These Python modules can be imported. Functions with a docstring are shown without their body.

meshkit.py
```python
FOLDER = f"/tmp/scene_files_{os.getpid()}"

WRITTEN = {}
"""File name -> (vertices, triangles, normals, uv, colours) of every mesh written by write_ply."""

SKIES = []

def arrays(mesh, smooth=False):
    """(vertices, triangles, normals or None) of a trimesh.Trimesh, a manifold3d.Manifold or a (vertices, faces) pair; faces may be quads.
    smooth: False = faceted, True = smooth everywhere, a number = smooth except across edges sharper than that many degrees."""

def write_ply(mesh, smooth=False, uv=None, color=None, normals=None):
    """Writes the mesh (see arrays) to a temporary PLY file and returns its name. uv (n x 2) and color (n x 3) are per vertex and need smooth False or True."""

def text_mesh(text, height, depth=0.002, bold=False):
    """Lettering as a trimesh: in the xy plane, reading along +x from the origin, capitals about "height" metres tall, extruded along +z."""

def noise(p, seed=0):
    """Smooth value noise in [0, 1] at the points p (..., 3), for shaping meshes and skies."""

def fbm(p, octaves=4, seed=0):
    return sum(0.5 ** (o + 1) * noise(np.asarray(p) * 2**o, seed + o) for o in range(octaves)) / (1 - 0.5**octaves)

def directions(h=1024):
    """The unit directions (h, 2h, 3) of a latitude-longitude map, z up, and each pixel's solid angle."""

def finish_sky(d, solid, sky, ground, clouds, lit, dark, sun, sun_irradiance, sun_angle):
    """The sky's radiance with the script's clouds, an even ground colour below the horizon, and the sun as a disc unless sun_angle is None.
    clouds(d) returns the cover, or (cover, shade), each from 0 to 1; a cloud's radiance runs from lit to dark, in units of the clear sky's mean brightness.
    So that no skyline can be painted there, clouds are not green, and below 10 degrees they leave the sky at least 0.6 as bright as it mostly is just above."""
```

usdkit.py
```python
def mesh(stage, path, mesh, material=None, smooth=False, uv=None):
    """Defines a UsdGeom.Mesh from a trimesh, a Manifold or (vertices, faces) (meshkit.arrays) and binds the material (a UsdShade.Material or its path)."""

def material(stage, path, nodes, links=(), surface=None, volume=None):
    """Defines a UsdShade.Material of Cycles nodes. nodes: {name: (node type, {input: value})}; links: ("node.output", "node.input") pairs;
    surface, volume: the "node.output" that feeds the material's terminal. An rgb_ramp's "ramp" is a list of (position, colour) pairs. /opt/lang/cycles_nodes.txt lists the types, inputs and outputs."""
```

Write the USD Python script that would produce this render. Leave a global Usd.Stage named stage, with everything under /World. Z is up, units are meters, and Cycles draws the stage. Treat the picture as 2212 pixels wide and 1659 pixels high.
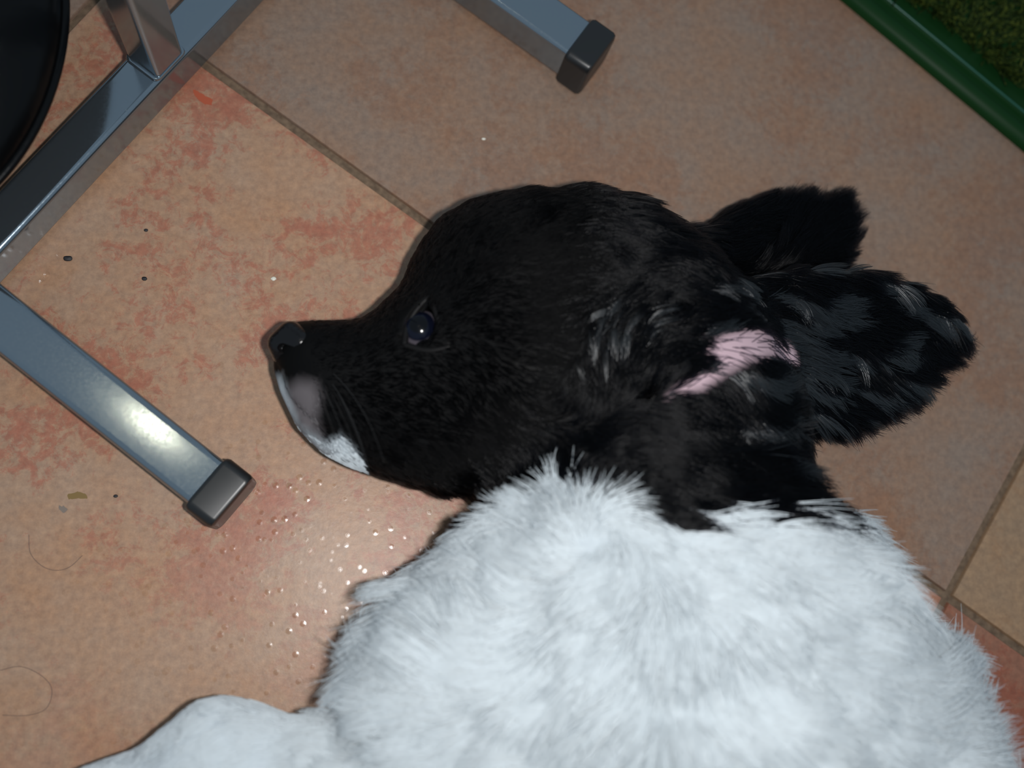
import math
import random
import numpy as np
import trimesh
import manifold3d
import shapely.geometry as sg
from scipy import ndimage
from scipy.spatial import cKDTree
from pxr import Usd, UsdGeom, UsdLux, UsdShade, Gf, Sdf, Vt
import usdkit
import meshkit

random.seed(7)
rng = np.random.default_rng(7)
stage = Usd.Stage.CreateInMemory()
UsdGeom.SetStageUpAxis(stage, 'Z')
UsdGeom.SetStageMetersPerUnit(stage, 1.0)
UsdGeom.Xform.Define(stage, '/World')
UsdGeom.Scope.Define(stage, '/World/Looks')

# ---------------------------------------------------------------- camera
W, H, F = 2212.0, 1659.0, 2170.0
NADIR = (748.0, 1262.0)            # the pixel straight below the lens
CAM_H = 0.50
EXPOSURE = 0.0
_d = np.array([(NADIR[0] - W / 2) / F, -(NADIR[1] - H / 2) / F, -1.0])
_d /= np.linalg.norm(_d)
_zw = -_d
_xw = np.array([1.0, 0, 0]) - _zw[0] * _zw
_xw /= np.linalg.norm(_xw)
_yw = np.cross(_zw, _xw)
CAM_R = np.stack([_xw, _yw, _zw])  # camera vector -> world vector
CAM_P = np.array([0, 0, CAM_H])
cam = UsdGeom.Camera.Define(stage, '/World/camera')
M = Gf.Matrix4d(1.0)
for i in range(3):
    col = CAM_R[:, i]
    M.SetRow(i, Gf.Vec4d(*[float(c) for c in col], 0))
M.SetRow(3, Gf.Vec4d(0, 0, CAM_H, 1))
cam.AddTransformOp().Set(M)
cam.CreateHorizontalApertureAttr(36.0)
cam.CreateVerticalApertureAttr(36.0 * H / W)
cam.CreateFocalLengthAttr(36.0 * F / W)
cam.CreateFStopAttr(3.4)
cam.CreateFocusDistanceAttr(0.49)
cam.CreateClippingRangeAttr((0.01, 100.0))
cam.CreateExposureAttr(EXPOSURE)


def P(px, py, z=0.0):
    """The point of the height z that the photograph shows at a pixel."""
    v = CAM_R @ np.array([(px - W / 2) / F, -(py - H / 2) / F, -1.0])
    return CAM_P + v * ((z - CAM_H) / v[2])


def PV(pts, z=0.0):
    return np.array([P(x, y, z)[:2] for x, y in pts])


def PIX(p):
    """World points -> pixels (for choosing where fur is dense)."""
    c = (np.asarray(p) - CAM_P) @ CAM_R
    return np.stack([W / 2 + F * c[:, 0] / -c[:, 2], H / 2 - F * c[:, 1] / -c[:, 2]], 1)


# ---------------------------------------------------------------- lights
dome = UsdLux.DomeLight.Define(stage, '/World/room_light')
dome.CreateColorAttr(Gf.Vec3f(0.62, 0.82, 1.0))
dome.CreateIntensityAttr(0.10)

flash = UsdLux.DiskLight.Define(stage, '/World/camera_flash')   # the camera's own flash, beside the lens
flash.CreateRadiusAttr(0.009)
flash.CreateIntensityAttr(2500.0)
flash.CreateColorAttr(Gf.Vec3f(1.0, 0.985, 0.97))
FM = Gf.Matrix4d(M)
fp = CAM_P + CAM_R @ np.array([0.038, -0.002, 0.004])
FM.SetRow(3, Gf.Vec4d(*[float(c) for c in fp], 1))
flash.AddTransformOp().Set(FM)

lamp = UsdLux.SphereLight.Define(stage, '/World/ceiling_lamp')   # a bulb under the ceiling, out of frame
lamp.CreateRadiusAttr(0.035)
lamp.CreateIntensityAttr(46.0)
lamp.CreateColorAttr(Gf.Vec3f(1.0, 0.86, 0.6))
_b = P(335, 915, 0.027)
_v = np.array([_b[0], _b[1], 0.027]) - CAM_P
lamp.AddTranslateOp().Set(Gf.Vec3d(*[float(c) for c in (_b + np.array([_v[0], _v[1], -_v[2]]) * (2.3 / -_v[2]))]))


# ---------------------------------------------------------------- helpers
used = {}


def numbered(parent, name):
    key = (parent, name)
    k = used.get(key, -1) + 1
    used[key] = k
    return f'{parent}/{name}' + (f'_{k:03d}' if k else '')


def thing(name, label, cat, loc=(0, 0, 0), group=None):
    x = UsdGeom.Xform.Define(stage, numbered('/World', name))
    x.AddTranslateOp().Set(Gf.Vec3d(*[float(c) for c in loc]))
    return tag(x.GetPrim(), label, cat, group)


def tag(p, label=None, cat=None, group=None, kind=None):
    for k, v in (('label', label), ('category', cat), ('group', group), ('kind', kind)):
        if v:
            p.SetCustomDataByKey(k, v)
    return p


def obj(name, mesh, mat, parent=None, smooth=30, color=None):
    path = numbered(str(parent.GetPath()) if parent else '/World', name)
    m = usdkit.mesh(stage, path, mesh, mat, smooth=smooth)
    if color is not None:
        UsdGeom.PrimvarsAPI(m).CreatePrimvar('coat', Sdf.ValueTypeNames.Color3fArray, 'vertex').Set(Vt.Vec3fArray.FromNumpy(np.asarray(color, np.float32)))
    return m.GetPrim()


def curves(name, pts, width, mat, parent=None):
    """pts (n, k, 3) hairs of k points; width (n, k)."""
    path = numbered(str(parent.GetPath()) if parent else '/World', name)
    n, k = pts.shape[:2]
    c = UsdGeom.BasisCurves.Define(stage, path)
    c.CreateTypeAttr('linear')
    c.CreatePointsAttr(Vt.Vec3fArray.FromNumpy(pts.reshape(-1, 3).astype(np.float32)))
    c.CreateCurveVertexCountsAttr(Vt.IntArray.FromNumpy(np.full(n, k, np.int32)))
    c.CreateWidthsAttr(Vt.FloatArray.FromNumpy(np.broadcast_to(width, (n, k)).reshape(-1).astype(np.float32)))
    c.SetWidthsInterpolation('vertex')
    UsdShade.MaterialBindingAPI.Apply(c.GetPrim()).Bind(mat)
    return c.GetPrim()


def mat(name, nodes, links=(), surface='p.BSDF'):
    return usdkit.material(stage, '/World/Looks/' + name, nodes, links, surface)


def plain(name, color, rough=0.5, metal=0.0, spec=0.5, **more):
    return mat(name, {'p': ('principled_bsdf', {'base_color': color, 'roughness': rough, 'metallic': metal, 'specular_ior_level': spec, **more})})


def slab(poly, z0, z1, bevel=0.0):
    """A prism over a convex polygon with its upper edge bevelled."""
    poly = np.asarray(poly)
    g = sg.Polygon(poly)
    g = sg.polygon.orient(g)
    outer = np.array(g.exterior.coords)[:-1]
    n = len(outer)
    rings = [np.c_[outer, np.full(n, z0)]]
    steps = ((0.0, bevel), (0.3 * bevel, 0.3 * bevel), (bevel * 1.6, 0.0)) if bevel else ((0, 0),)
    for inset, drop in steps:
        if inset:
            c, ring = outer, []
            for i in range(n):
                a, b, d = outer[i - 1], outer[i], outer[(i + 1) % n]
                e1, e2 = (b - a) / np.linalg.norm(b - a), (d - b) / np.linalg.norm(d - b)
                n1, n2 = np.array([-e1[1], e1[0]]), np.array([-e2[1], e2[0]])
                ring.append(b + (n1 + n2) / (1 + n1 @ n2) * inset)
            ring = np.array(ring)
        else:
            ring = outer
        rings.append(np.c_[ring, np.full(n, z1 - drop)])
    v, f = np.vstack(rings), []
    for r in range(len(rings) - 1):
        for i in range(n):
            a, b = r * n + i, r * n + (i + 1) % n
            f += [[a, b, b + n], [a, b + n, a + n]]
    top = (len(rings) - 1) * n
    for i in range(1, n - 1):
        f.append([top, top + i, top + i + 1])
        f.append([0, i + 1, i])
    return trimesh.Trimesh(v, f, process=False)


def smooth_closed(p, k=2):
    p = np.asarray(p, float)
    for _ in range(k):
        q = np.roll(p, -1, 0)
        p = np.stack([0.75 * p + 0.25 * q, 0.25 * p + 0.75 * q], 1).reshape(-1, p.shape[1])
    return p


def rounded_section(w, h, r, k=4):
    pts = []
    for cx, cy, a0 in ((w / 2 - r, h / 2 - r, 0), (-w / 2 + r, h / 2 - r, 90), (-w / 2 + r, -h / 2 + r, 180), (w / 2 - r, -h / 2 + r, 270)):
        for t in np.linspace(0, 90, k + 1):
            a = math.radians(a0 + t)
            pts.append((cx + r * math.cos(a), cy + r * math.sin(a)))
    return np.array(pts)


def tube_bar(a, b, w, h, r, up=(0, 0, 1), inner=0.0, wall=0.0015, end_round=0.0):
    """A square tube from a to b, w wide and h high; inner > 0 leaves it hollow."""
    a, b = np.asarray(a, float), np.asarray(b, float)
    t = (b - a) / np.linalg.norm(b - a)
    up = np.asarray(up, float)
    s = np.cross(t, up)
    s /= np.linalg.norm(s)
    u = np.cross(s, t)
    L = np.linalg.norm(b - a)
    stations = [(0, 1.0), (L, 1.0)] if not end_round else [(0, 1 - 2 * end_round / w), (end_round * 0.3, 1 - 0.6 * end_round / w), (end_round, 1.0), (L - end_round, 1.0), (L - 0.3 * end_round, 1 - 0.6 * end_round / w), (L, 1 - 2 * end_round / w)]
    sec = rounded_section(w, h, r)
    n = len(sec)
    rings = [a + t * d + np.outer(sec[:, 0] * k, s) + np.outer(sec[:, 1] * k, u) for d, k in stations]
    v, f = np.vstack(rings), []
    for q in range(len(rings) - 1):
        for i in range(n):
            x, y = q * n + i, q * n + (i + 1) % n
            f += [[x, y, y + n], [x, y + n, x + n]]
    last = (len(rings) - 1) * n
    for i in range(1, n - 1):
        f += [[0, i + 1, i], [last, last + i, last + i + 1]]
    m = trimesh.Trimesh(v, f, process=False)
    m.fix_normals()
    return m


# ---------------------------------------------------------------- floor of tiles
def tile_mat(name, base, grey, red, amount, seed, fade=0.0):
    return mat(name, {
        'g': ('geometry', {}),
        'm': ('mapping', {'location': (seed * 3.1, seed * 1.7, 0), 'scale': (1, 1, 1)}),
        'n1': ('noise_texture', {'scale': 22.0, 'detail': 6.0, 'roughness': 0.7}),
        'r1': ('rgb_ramp', {'ramp': [(0.35, (0, 0, 0)), (0.65, (1, 1, 1))]}),
        'c1': ('mix_color', {'a': base, 'b': grey}),
        'n2': ('noise_texture', {'scale': 120.0, 'detail': 8.0, 'roughness': 0.78, 'distortion': 0.5}),
        'n3': ('noise_texture', {'scale': 14.0, 'detail': 3.0}),
        'mul': ('math', {'math_type': 'multiply'}),
        'r2': ('rgb_ramp', {'ramp': [(0.245, (0, 0, 0)), (0.285, (0.7, 0.7, 0.7)), (0.36, (1, 1, 1))]}),
        'am': ('math', {'math_type': 'multiply', 'value2': amount}),
        'c2': ('mix_color', {'b': red}),
        'sx': ('separate_xyz', {}),
        'fd': ('map_range', {'from_min': -0.05, 'from_max': 0.04, 'to_min': 1.0 - fade, 'to_max': 1.0, 'clamp': True}),
        'am2': ('math', {'math_type': 'multiply'}),
        'n4': ('noise_texture', {'scale': 260.0, 'detail': 4.0, 'roughness': 0.7}),
        'r4': ('rgb_ramp', {'ramp': [(0.3, (0.80, 0.80, 0.82)), (0.7, (1.16, 1.16, 1.14))]}),
        'c3': ('mix_color', {'blend_type': 'multiply', 'fac': 1.0, 'use_clamp': False}),
        'v': ('voronoi_texture', {'scale': 160.0, 'feature': 'f1'}),
        'vr': ('map_range', {'range_type': 'smoothstep', 'from_min': 0.0, 'from_max': 0.31, 'to_min': 1.0, 'to_max': 0.0, 'clamp': True}),
        'n6': ('noise_texture', {'scale': 26.0, 'detail': 2.0}),
        'r6': ('map_range', {'from_min': 0.42, 'from_max': 0.62, 'to_min': 0.15, 'to_max': 1.0, 'clamp': True}),
        'hv': ('math', {'math_type': 'multiply'}),
        'rr': ('map_range', {'from_min': 0.02, 'from_max': 0.12, 'to_min': 0.40, 'to_max': 0.20, 'clamp': True}),
        'n5': ('noise_texture', {'scale': 420.0, 'detail': 3.0}),
        'h': ('math', {'math_type': 'multiply_add', 'value2': 0.5}),
        'b': ('bump', {'strength': 0.6, 'distance': 0.00021}),
        'p': ('principled_bsdf', {'specular_ior_level': 0.36}),
    }, [('g.position', 'm.vector'), ('m.vector', 'n1.vector'), ('m.vector', 'n2.vector'), ('m.vector', 'n3.vector'), ('m.vector', 'n4.vector'),
        ('m.vector', 'v.vector'), ('m.vector', 'n5.vector'),
        ('n1.fac', 'r1.fac'), ('r1.color', 'c1.fac'), ('n2.fac', 'mul.value1'), ('n3.fac', 'mul.value2'), ('mul.value', 'r2.fac'), ('r2.color', 'am.value1'),
        ('am.value', 'am2.value1'), ('g.position', 'sx.vector'), ('sx.y', 'fd.value'), ('fd.result', 'am2.value2'), ('am2.value', 'c2.fac'), ('c1.result', 'c2.a'), ('n4.fac', 'r4.fac'), ('c2.result', 'c3.a'), ('r4.color', 'c3.b'), ('c3.result', 'p.base_color'),
        ('v.distance', 'vr.value'), ('m.vector', 'n6.vector'), ('n6.fac', 'r6.value'), ('vr.result', 'hv.value1'), ('r6.result', 'hv.value2'), ('hv.value', 'h.value3'), ('hv.value', 'rr.value'), ('rr.result', 'p.roughness'), ('n5.fac', 'h.value1'), ('h.value', 'b.height'), ('b.normal', 'p.normal')])


ORANGE, TAN, RED = (0.40, 0.222, 0.128), (0.385, 0.252, 0.172), (0.36, 0.118, 0.073)
T_LIGHT = tile_mat('terracotta_light', ORANGE, TAN, RED, 0.85, 1, 0.75)
T_GREY = tile_mat('terracotta_grey', (0.28, 0.165, 0.105), (0.245, 0.18, 0.14), (0.24, 0.11, 0.06), 0.45, 2)
T_SAND = tile_mat('terracotta_sand', (0.34, 0.21, 0.12), (0.30, 0.20, 0.125), (0.30, 0.15, 0.07), 0.3, 3)
T_RED = tile_mat('terracotta_red', (0.28, 0.115, 0.07), (0.28, 0.14, 0.09), (0.28, 0.08, 0.045), 0.8, 4)
GROUT = mat('grout', {
    'g': ('geometry', {}), 'n': ('noise_texture', {'scale': 300.0, 'detail': 4.0}),
    'r': ('rgb_ramp', {'ramp': [(0.3, (0.10, 0.065, 0.04)), (0.7, (0.20, 0.135, 0.085))]}),
    'p': ('principled_bsdf', {'roughness': 0.85})}, [('g.position', 'n.vector'), ('n.fac', 'r.fac'), ('r.color', 'p.base_color')])

L0, L1 = P(430, 128)[:2], P(2080, 1312)[:2]       # the long joint
J0, J1 = P(2218, 970)[:2], P(2058, 1270)[:2]      # the joint across at the right


def cross_point(a, b, c, d):
    m = np.stack([b - a, -(d - c)], 1)
    return a + (b - a) * np.linalg.solve(m, c - a)[0]


O = cross_point(L0, L1, J0, J1)
ux = (L0 - L1) / np.linalg.norm(L1 - L0)           # along the long joint, to the upper left
uy = (J0 - J1) / np.linalg.norm(J1 - J0)           # across it, away from the dog
uy = uy - (uy @ ux) * ux * 0.9
uy /= np.linalg.norm(uy)
kl = cross_point(L0, L1, P(140, 76)[:2], P(190, 16)[:2])
TILE = float((kl - O) @ ux)
floor = UsdGeom.Xform.Define(stage, '/World/floor').GetPrim()
tag(floor, 'floor of large terracotta tiles with brown recessed grout', kind='structure')
used[('/World', 'floor')] = 0
GAP = 0.0042
tiles = {}
ext = []
for i in range(-3, 5):
    for j in range(-4, 4):
        a = O + ux * TILE * i + uy * TILE * j
        g = GAP / 2
        c = [a + ux * g + uy * g, a + ux * (TILE - g) + uy * g, a + ux * (TILE - g) + uy * (TILE - g), a + ux * g + uy * (TILE - g)]
        if np.linalg.norm(np.mean(c, 0)) > 1.7:
            continue
        m = {(0, -1): T_LIGHT, (0, 0): T_GREY, (-1, 0): T_SAND, (-1, -1): T_RED, (1, -1): T_GREY}.get((i, j)) or [T_LIGHT, T_GREY, T_SAND][(i * 7 + j * 3) % 3]
        tiles[i, j] = obj('tile', slab(c, -0.009, 0.0, 0.0016), m, floor)
        ext += c
ext = np.array(ext)
lo, hi = ext.min(0) + 0.06, ext.max(0) - 0.06
hull = sg.MultiPoint(ext).convex_hull
obj('grout', slab(np.array(hull.exterior.coords)[:-1], -0.012, -0.0028), GROUT, floor)



def stain(pts, m, label, seed):
    q = smooth_closed(PV(pts), 2)
    q = q + (np.stack([meshkit.noise(np.c_[q * 700, np.zeros(len(q))], seed), meshkit.noise(np.c_[q * 700, np.ones(len(q))], seed)], 1) - 0.5) * 0.002
    t = trimesh.creation.extrude_polygon(sg.Polygon(q).buffer(0), 0.00015, engine='earcut')
    x = obj('stain', t, m, tiles[0, -1], smooth=False)
    x.SetCustomDataByKey('label', label)


stain([(412, 196), (424, 192), (436, 204), (456, 214), (458, 226), (440, 226), (428, 212)], plain('red_smear', (0.42, 0.085, 0.035), 0.5), 'orange-red smear on the tile', 3)
stain([(146, 1066), (166, 1060), (188, 1066), (192, 1074), (170, 1078), (150, 1080)], plain('olive_spot', (0.20, 0.12, 0.03), 0.5), 'olive brown spot on the tile', 4)
stain([(122, 1096), (138, 1090), (146, 1098), (134, 1108)], plain('grey_spot', (0.20, 0.155, 0.125), 0.5), 'greyish smudge on the tile', 5)

# ---------------------------------------------------------------- grey metal frame
STEEL = mat('grey_metal', {
    'g': ('geometry', {}), 'n': ('noise_texture', {'scale': 700.0, 'detail': 2.0}),
    'r': ('map_range', {'from_min': 0.3, 'from_max': 0.7, 'to_min': 0.12, 'to_max': 0.16}),
    'p': ('principled_bsdf', {'base_color': (0.29, 0.345, 0.39), 'metallic': 0.90})},
    [('g.position', 'n.vector'), ('n.fac', 'r.value'), ('r.result', 'p.roughness')])
CAP = plain('black_plastic', (0.012, 0.013, 0.014), 0.35)
TW, ZB = 0.0245, 0.003                      # tube width and its clearance off the floor
ZT = ZB + TW
AW = 0.0208                                # the cross bar is a little narrower than the feet

frame = thing('metal_frame', 'grey square-tube metal stand base with black end caps and an upright post', 'stand', P(340, 170, 0))
fo = np.array([*P(340, 170, 0)[:2], 0])


def loc(p):
    return np.asarray(p) - fo


def centre(p, q, z=ZB + TW / 2):
    m = (P(*p, ZT) + P(*q, ZT)) / 2
    return np.array([m[0], m[1], z])


# bar A: upper edges seen at both ends
A0, A1 = centre((-30, 495), (0, 542)), centre((300, 72), (420, 92))
b0, b1 = P(0, 545, ZT), P(516, -4, ZT)           # the bright upper edge
ta = (b1 - b0) / np.linalg.norm(b1 - b0)
sa = np.array([-ta[1], ta[0], 0])                # towards the upper left
ca = lambda s: np.array([*(b0 + ta * s + sa * AW / 2)[:2], ZB + TW / 2])
# foot B
e0, e1 = P(0, 611, ZT), P(486, 997, ZT)
tb = (e1 - e0) / np.linalg.norm(e1 - e0)
sb = np.array([tb[1], -tb[0], 0])                # towards the lower left
cb = lambda s: np.array([*(e0 + tb * s + sb * TW / 2)[:2], ZB + TW / 2])
lb = np.linalg.norm(e1 - e0)
# foot C
g0, g1 = P(1062, 0, ZT), P(1226, 117, ZT)
tc = (g1 - g0) / np.linalg.norm(g1 - g0)
sc = np.array([-tc[1], tc[0], 0])
cc = lambda s: np.array([*(g0 + tc * s + sc * TW / 2)[:2], ZB + TW / 2])
lc = np.linalg.norm(g1 - g0)


def meet(p, t, q, u):
    s = np.linalg.solve(np.stack([t[:2], -u[:2]], 1), (q - p)[:2])
    return s[0]


sB = meet(ca(0), ta, cb(0), tb)
sC = meet(ca(0), ta, cc(0), tc)
jb, jc = ca(sB), ca(sC)
ob = float((jb - cb(0)) @ tb)
oc = float((jc - cc(0)) @ tc)
R_ = 0.0032
obj('cross_bar', tube_bar(loc(ca(sB + TW / 2)), loc(ca(sC - TW / 2)), AW, TW, R_), STEEL, frame)
for fn, s0, s1, tdir in ((cb, ob, lb, tb), (cc, oc, lc, tc)):
    far = s0 - (s1 - s0) * 0.98
    foot = obj('foot_bar', tube_bar(loc(fn(far)), loc(fn(s1 + 0.008)), TW, TW, R_), STEEL, frame)
    for s, sign in ((s1, 1), (far, -1)):
        a, b = fn(s - 0.001 * sign), fn(s + 0.0150 * sign)
        off = np.array([0, 0, (0.003 - ZB) / 2 - 0.0003])
        obj('end_cap', tube_bar(loc(a + off), loc(b + off), TW + 0.005, TW + 0.0055, 0.0045, end_round=0.0022), CAP, foot)
# the upright post on the cross bar
q0 = P(338, 172, ZT)
sp = float((q0 - ca(0)) @ ta)
pw = 0.0195
post_c = np.array([*(ca(sp + pw / 2))[:2], ZT - 0.001])
obj('post', tube_bar(loc(post_c), loc(post_c + [0, 0, 0.255]), pw, AW - 0.002, 0.0025, up=(-ta[1], ta[0], 0)), STEEL, frame)
obj('weld', tube_bar(loc(post_c + [0, 0, 0.0006]), loc(post_c + [0, 0, 0.0028]), pw + 0.003, AW - 0.0004, 0.003, up=(-ta[1], ta[0], 0), end_round=0.001), STEEL, frame)

# ---------------------------------------------------------------- black bag at the upper left
LEATHER = mat('black_leather', {
    'g': ('geometry', {}), 'n': ('noise_texture', {'scale': 220.0, 'detail': 3.0}),
    'b': ('bump', {'strength': 0.15, 'distance': 0.001}),
    'p': ('principled_bsdf', {'base_color': (0.002, 0.0022, 0.0025), 'roughness': 0.25, 'specular_ior_level': 0.2})}, [('g.position', 'n.vector'), ('n.fac', 'b.height'), ('b.normal', 'p.normal')])
bc = P(-255, 40, 0.065)
bag = thing('bag', 'black glossy rounded bag at the upper left, over the grey cross bar', 'bag', (bc[0], bc[1], 0))
sph = trimesh.creation.icosphere(4)
sv = sph.vertices.copy()
rx = np.linalg.norm(P(139, 40, 0.065)[:2] - bc[:2])
ry = rx * 1.38
r_ = np.hypot(sv[:, 0], sv[:, 1])
up_ = sv[:, 2] > 0
zz = np.where(up_, sv[:, 2] * 0.034, -0.062 * (1 - np.clip(r_, 0, 1) ** 1.25))
bag_v = np.c_[sv[:, 0] * rx, sv[:, 1] * ry, 0.065 + zz]
bag_v[:, 2] = np.maximum(bag_v[:, 2], 0.0005)
obj('bag_body', trimesh.Trimesh(bag_v, sph.faces), LEATHER, bag, smooth=True)
seam = []
for t in np.linspace(0, 2 * np.pi, 97):
    seam.append((rx * 1.004 * math.cos(t), ry * 1.004 * math.sin(t), 0.066))
seam = np.array(seam)
sec = [(0.0022 * math.cos(a), 0.0022 * math.sin(a)) for a in np.linspace(0, 2 * np.pi, 9)[:-1]]
sm = trimesh.creation.sweep_polygon(sg.Polygon(sec), seam, engine='earcut')
obj('piping', sm, LEATHER, bag, smooth=True)

# ---------------------------------------------------------------- green mat at the upper right
GREEN = mat('green_rubber', {'p': ('principled_bsdf', {'base_color': (0.006, 0.034, 0.008), 'roughness': 0.45, 'specular_ior_level': 0.12})})
PILE = mat('green_pile', {'g': ('geometry', {}), 'n': ('noise_texture', {'scale': 420.0, 'detail': 2.0}), 'r': ('rgb_ramp', {'ramp': [(0.38, (0.006, 0.014, 0.004)), (0.55, (0.030, 0.052, 0.010)), (0.72, (0.11, 0.135, 0.022))]}),
                          'p': ('principled_bsdf', {'roughness': 0.6, 'specular_ior_level': 0.08})}, [('g.position', 'n.vector'), ('n.fac', 'r.fac'), ('r.color', 'p.base_color')])
TEAL = plain('teal_bead', (0.008, 0.075, 0.045), 0.3)
m0, m1 = P(1828, 0, 0.004)[:2], P(2212, 318, 0.004)[:2]
mt = (m1 - m0) / np.linalg.norm(m1 - m0)
mn = np.array([-mt[1], mt[0]])
if mn @ (P(2200, 20)[:2] - m0) < 0:
    mn = -mn
ML, MD = 0.62, 0.42
mo = m0 - mt * 0.22
mp = lambda s, d, z: np.array([*(mo + mt * s + mn * d), z])
mat_t = thing('doormat', 'dark green doormat with short bristly pile and a smooth moulded rim', 'doormat', mp(0, 0, 0))
ml = lambda p: np.asarray(p) - mp(0, 0, 0)
obj('backing', slab([ml(mp(s, d, 0))[:2] for s, d in ((0.006, 0.006), (ML - 0.006, 0.006), (ML - 0.006, MD - 0.006), (0.006, MD - 0.006))], 0.0005, 0.0065, 0.001), GREEN, mat_t)
prof = [(0.0, 0.0), (0.0, 0.003), (0.0012, 0.0062), (0.0036, 0.0085), (0.0064, 0.0088), (0.0086, 0.0070), (0.0092, 0.0048), (0.0104, 0.0040), (0.0120, 0.0044), (0.0128, 0.0074), (0.0142, 0.0088), (0.0156, 0.0082), (0.0166, 0.0058), (0.0225, 0.0064), (0.023, 0.0)]
corners = [(0, 0), (ML, 0), (ML, MD), (0, MD)]
rv, rf = [], []
for k, (s, d) in enumerate(corners):
    dx, dy = (1 if s == 0 else -1), (1 if d == 0 else -1)
    for q, z in prof:
        rv.append(ml(mp(s + dx * q, d + dy * q, z + 0.0006)))
n = len(prof)
for k in range(4):
    for i in range(n):
        a, b = k * n + i, k * n + (i + 1) % n
        c, d = ((k + 1) % 4) * n + i, ((k + 1) % 4) * n + (i + 1) % n
        rf += [[a, c, d], [a, d, b]]
rim = trimesh.Trimesh(rv, rf, process=False)
rim.fix_normals()
obj('rim', rim, GREEN, mat_t, smooth=50)
bead = []
for a, b in ((0, 1), (1, 2), (2, 3), (3, 0)):
    (s0, d0), (s1, d1) = corners[a], corners[b]
    q = lambda s, d: ml(mp(s + (1 if s == 0 else -1) * 0.0143, d + (1 if d == 0 else -1) * 0.0143, 0.0092))
    bead.append(tube_bar(q(s0, d0), q(s1, d1), 0.0014, 0.0014, 0.0006))
obj('bead', trimesh.util.concatenate(bead), TEAL, mat_t)
NB = 26000
bs, bd = rng.uniform(0.028, ML - 0.028, NB), 0.028 + (MD - 0.056) * rng.random(NB) ** 1.5
root = mo + np.outer(bs, mt) + np.outer(bd, mn)
lean = meshkit.fbm(np.c_[root * 90, np.zeros(NB)], 3, 5) * 12
blen = rng.uniform(0.007, 0.013, NB)
q = np.stack([np.cos(lean) * 0.5, np.sin(lean) * 0.5, np.ones(NB)], 1) + rng.normal(0, 0.25, (NB, 3)) * [1, 1, 0]
pts = np.stack([np.c_[root, np.full(NB, 0.005)] + q * blen[:, None] * t * np.array([1 + t * 0.6, 1 + t * 0.6, 1.0]) for t in (0, 0.5, 1.0)], 1)
tag(curves('pile', pts - mp(0, 0, 0), np.array([[0.0011, 0.0010, 0.0005]]), PILE, mat_t), kind='stuff')

# ---------------------------------------------------------------- the puppy: one body, grown as a field on a grid
VX = 0.0026
GX0, GY0 = P(-60, 1659, 0.04)[0] - 0.02, -0.42
GX1, GY1 = P(2200, 300, 0.02)[0] + 0.02, P(1500, 330, 0.02)[1] + 0.01
gx, gy, gz = np.arange(GX0, GX1, VX), np.arange(GY0, GY1, VX), np.arange(-2 * VX, 0.185, VX)
XX, YY = np.meshgrid(gx, gy, indexing='ij')


def inside(poly):
    x, y = XX, YY
    res = np.zeros(x.shape, bool)
    for (x0, y0), (x1, y1) in zip(poly, np.roll(poly, -1, 0)):
        if y0 == y1:
            continue
        c = (y0 > y) != (y1 > y)
        res ^= c & (x < (x1 - x0) * (y - y0) / (y1 - y0) + x0)
    return res


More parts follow.
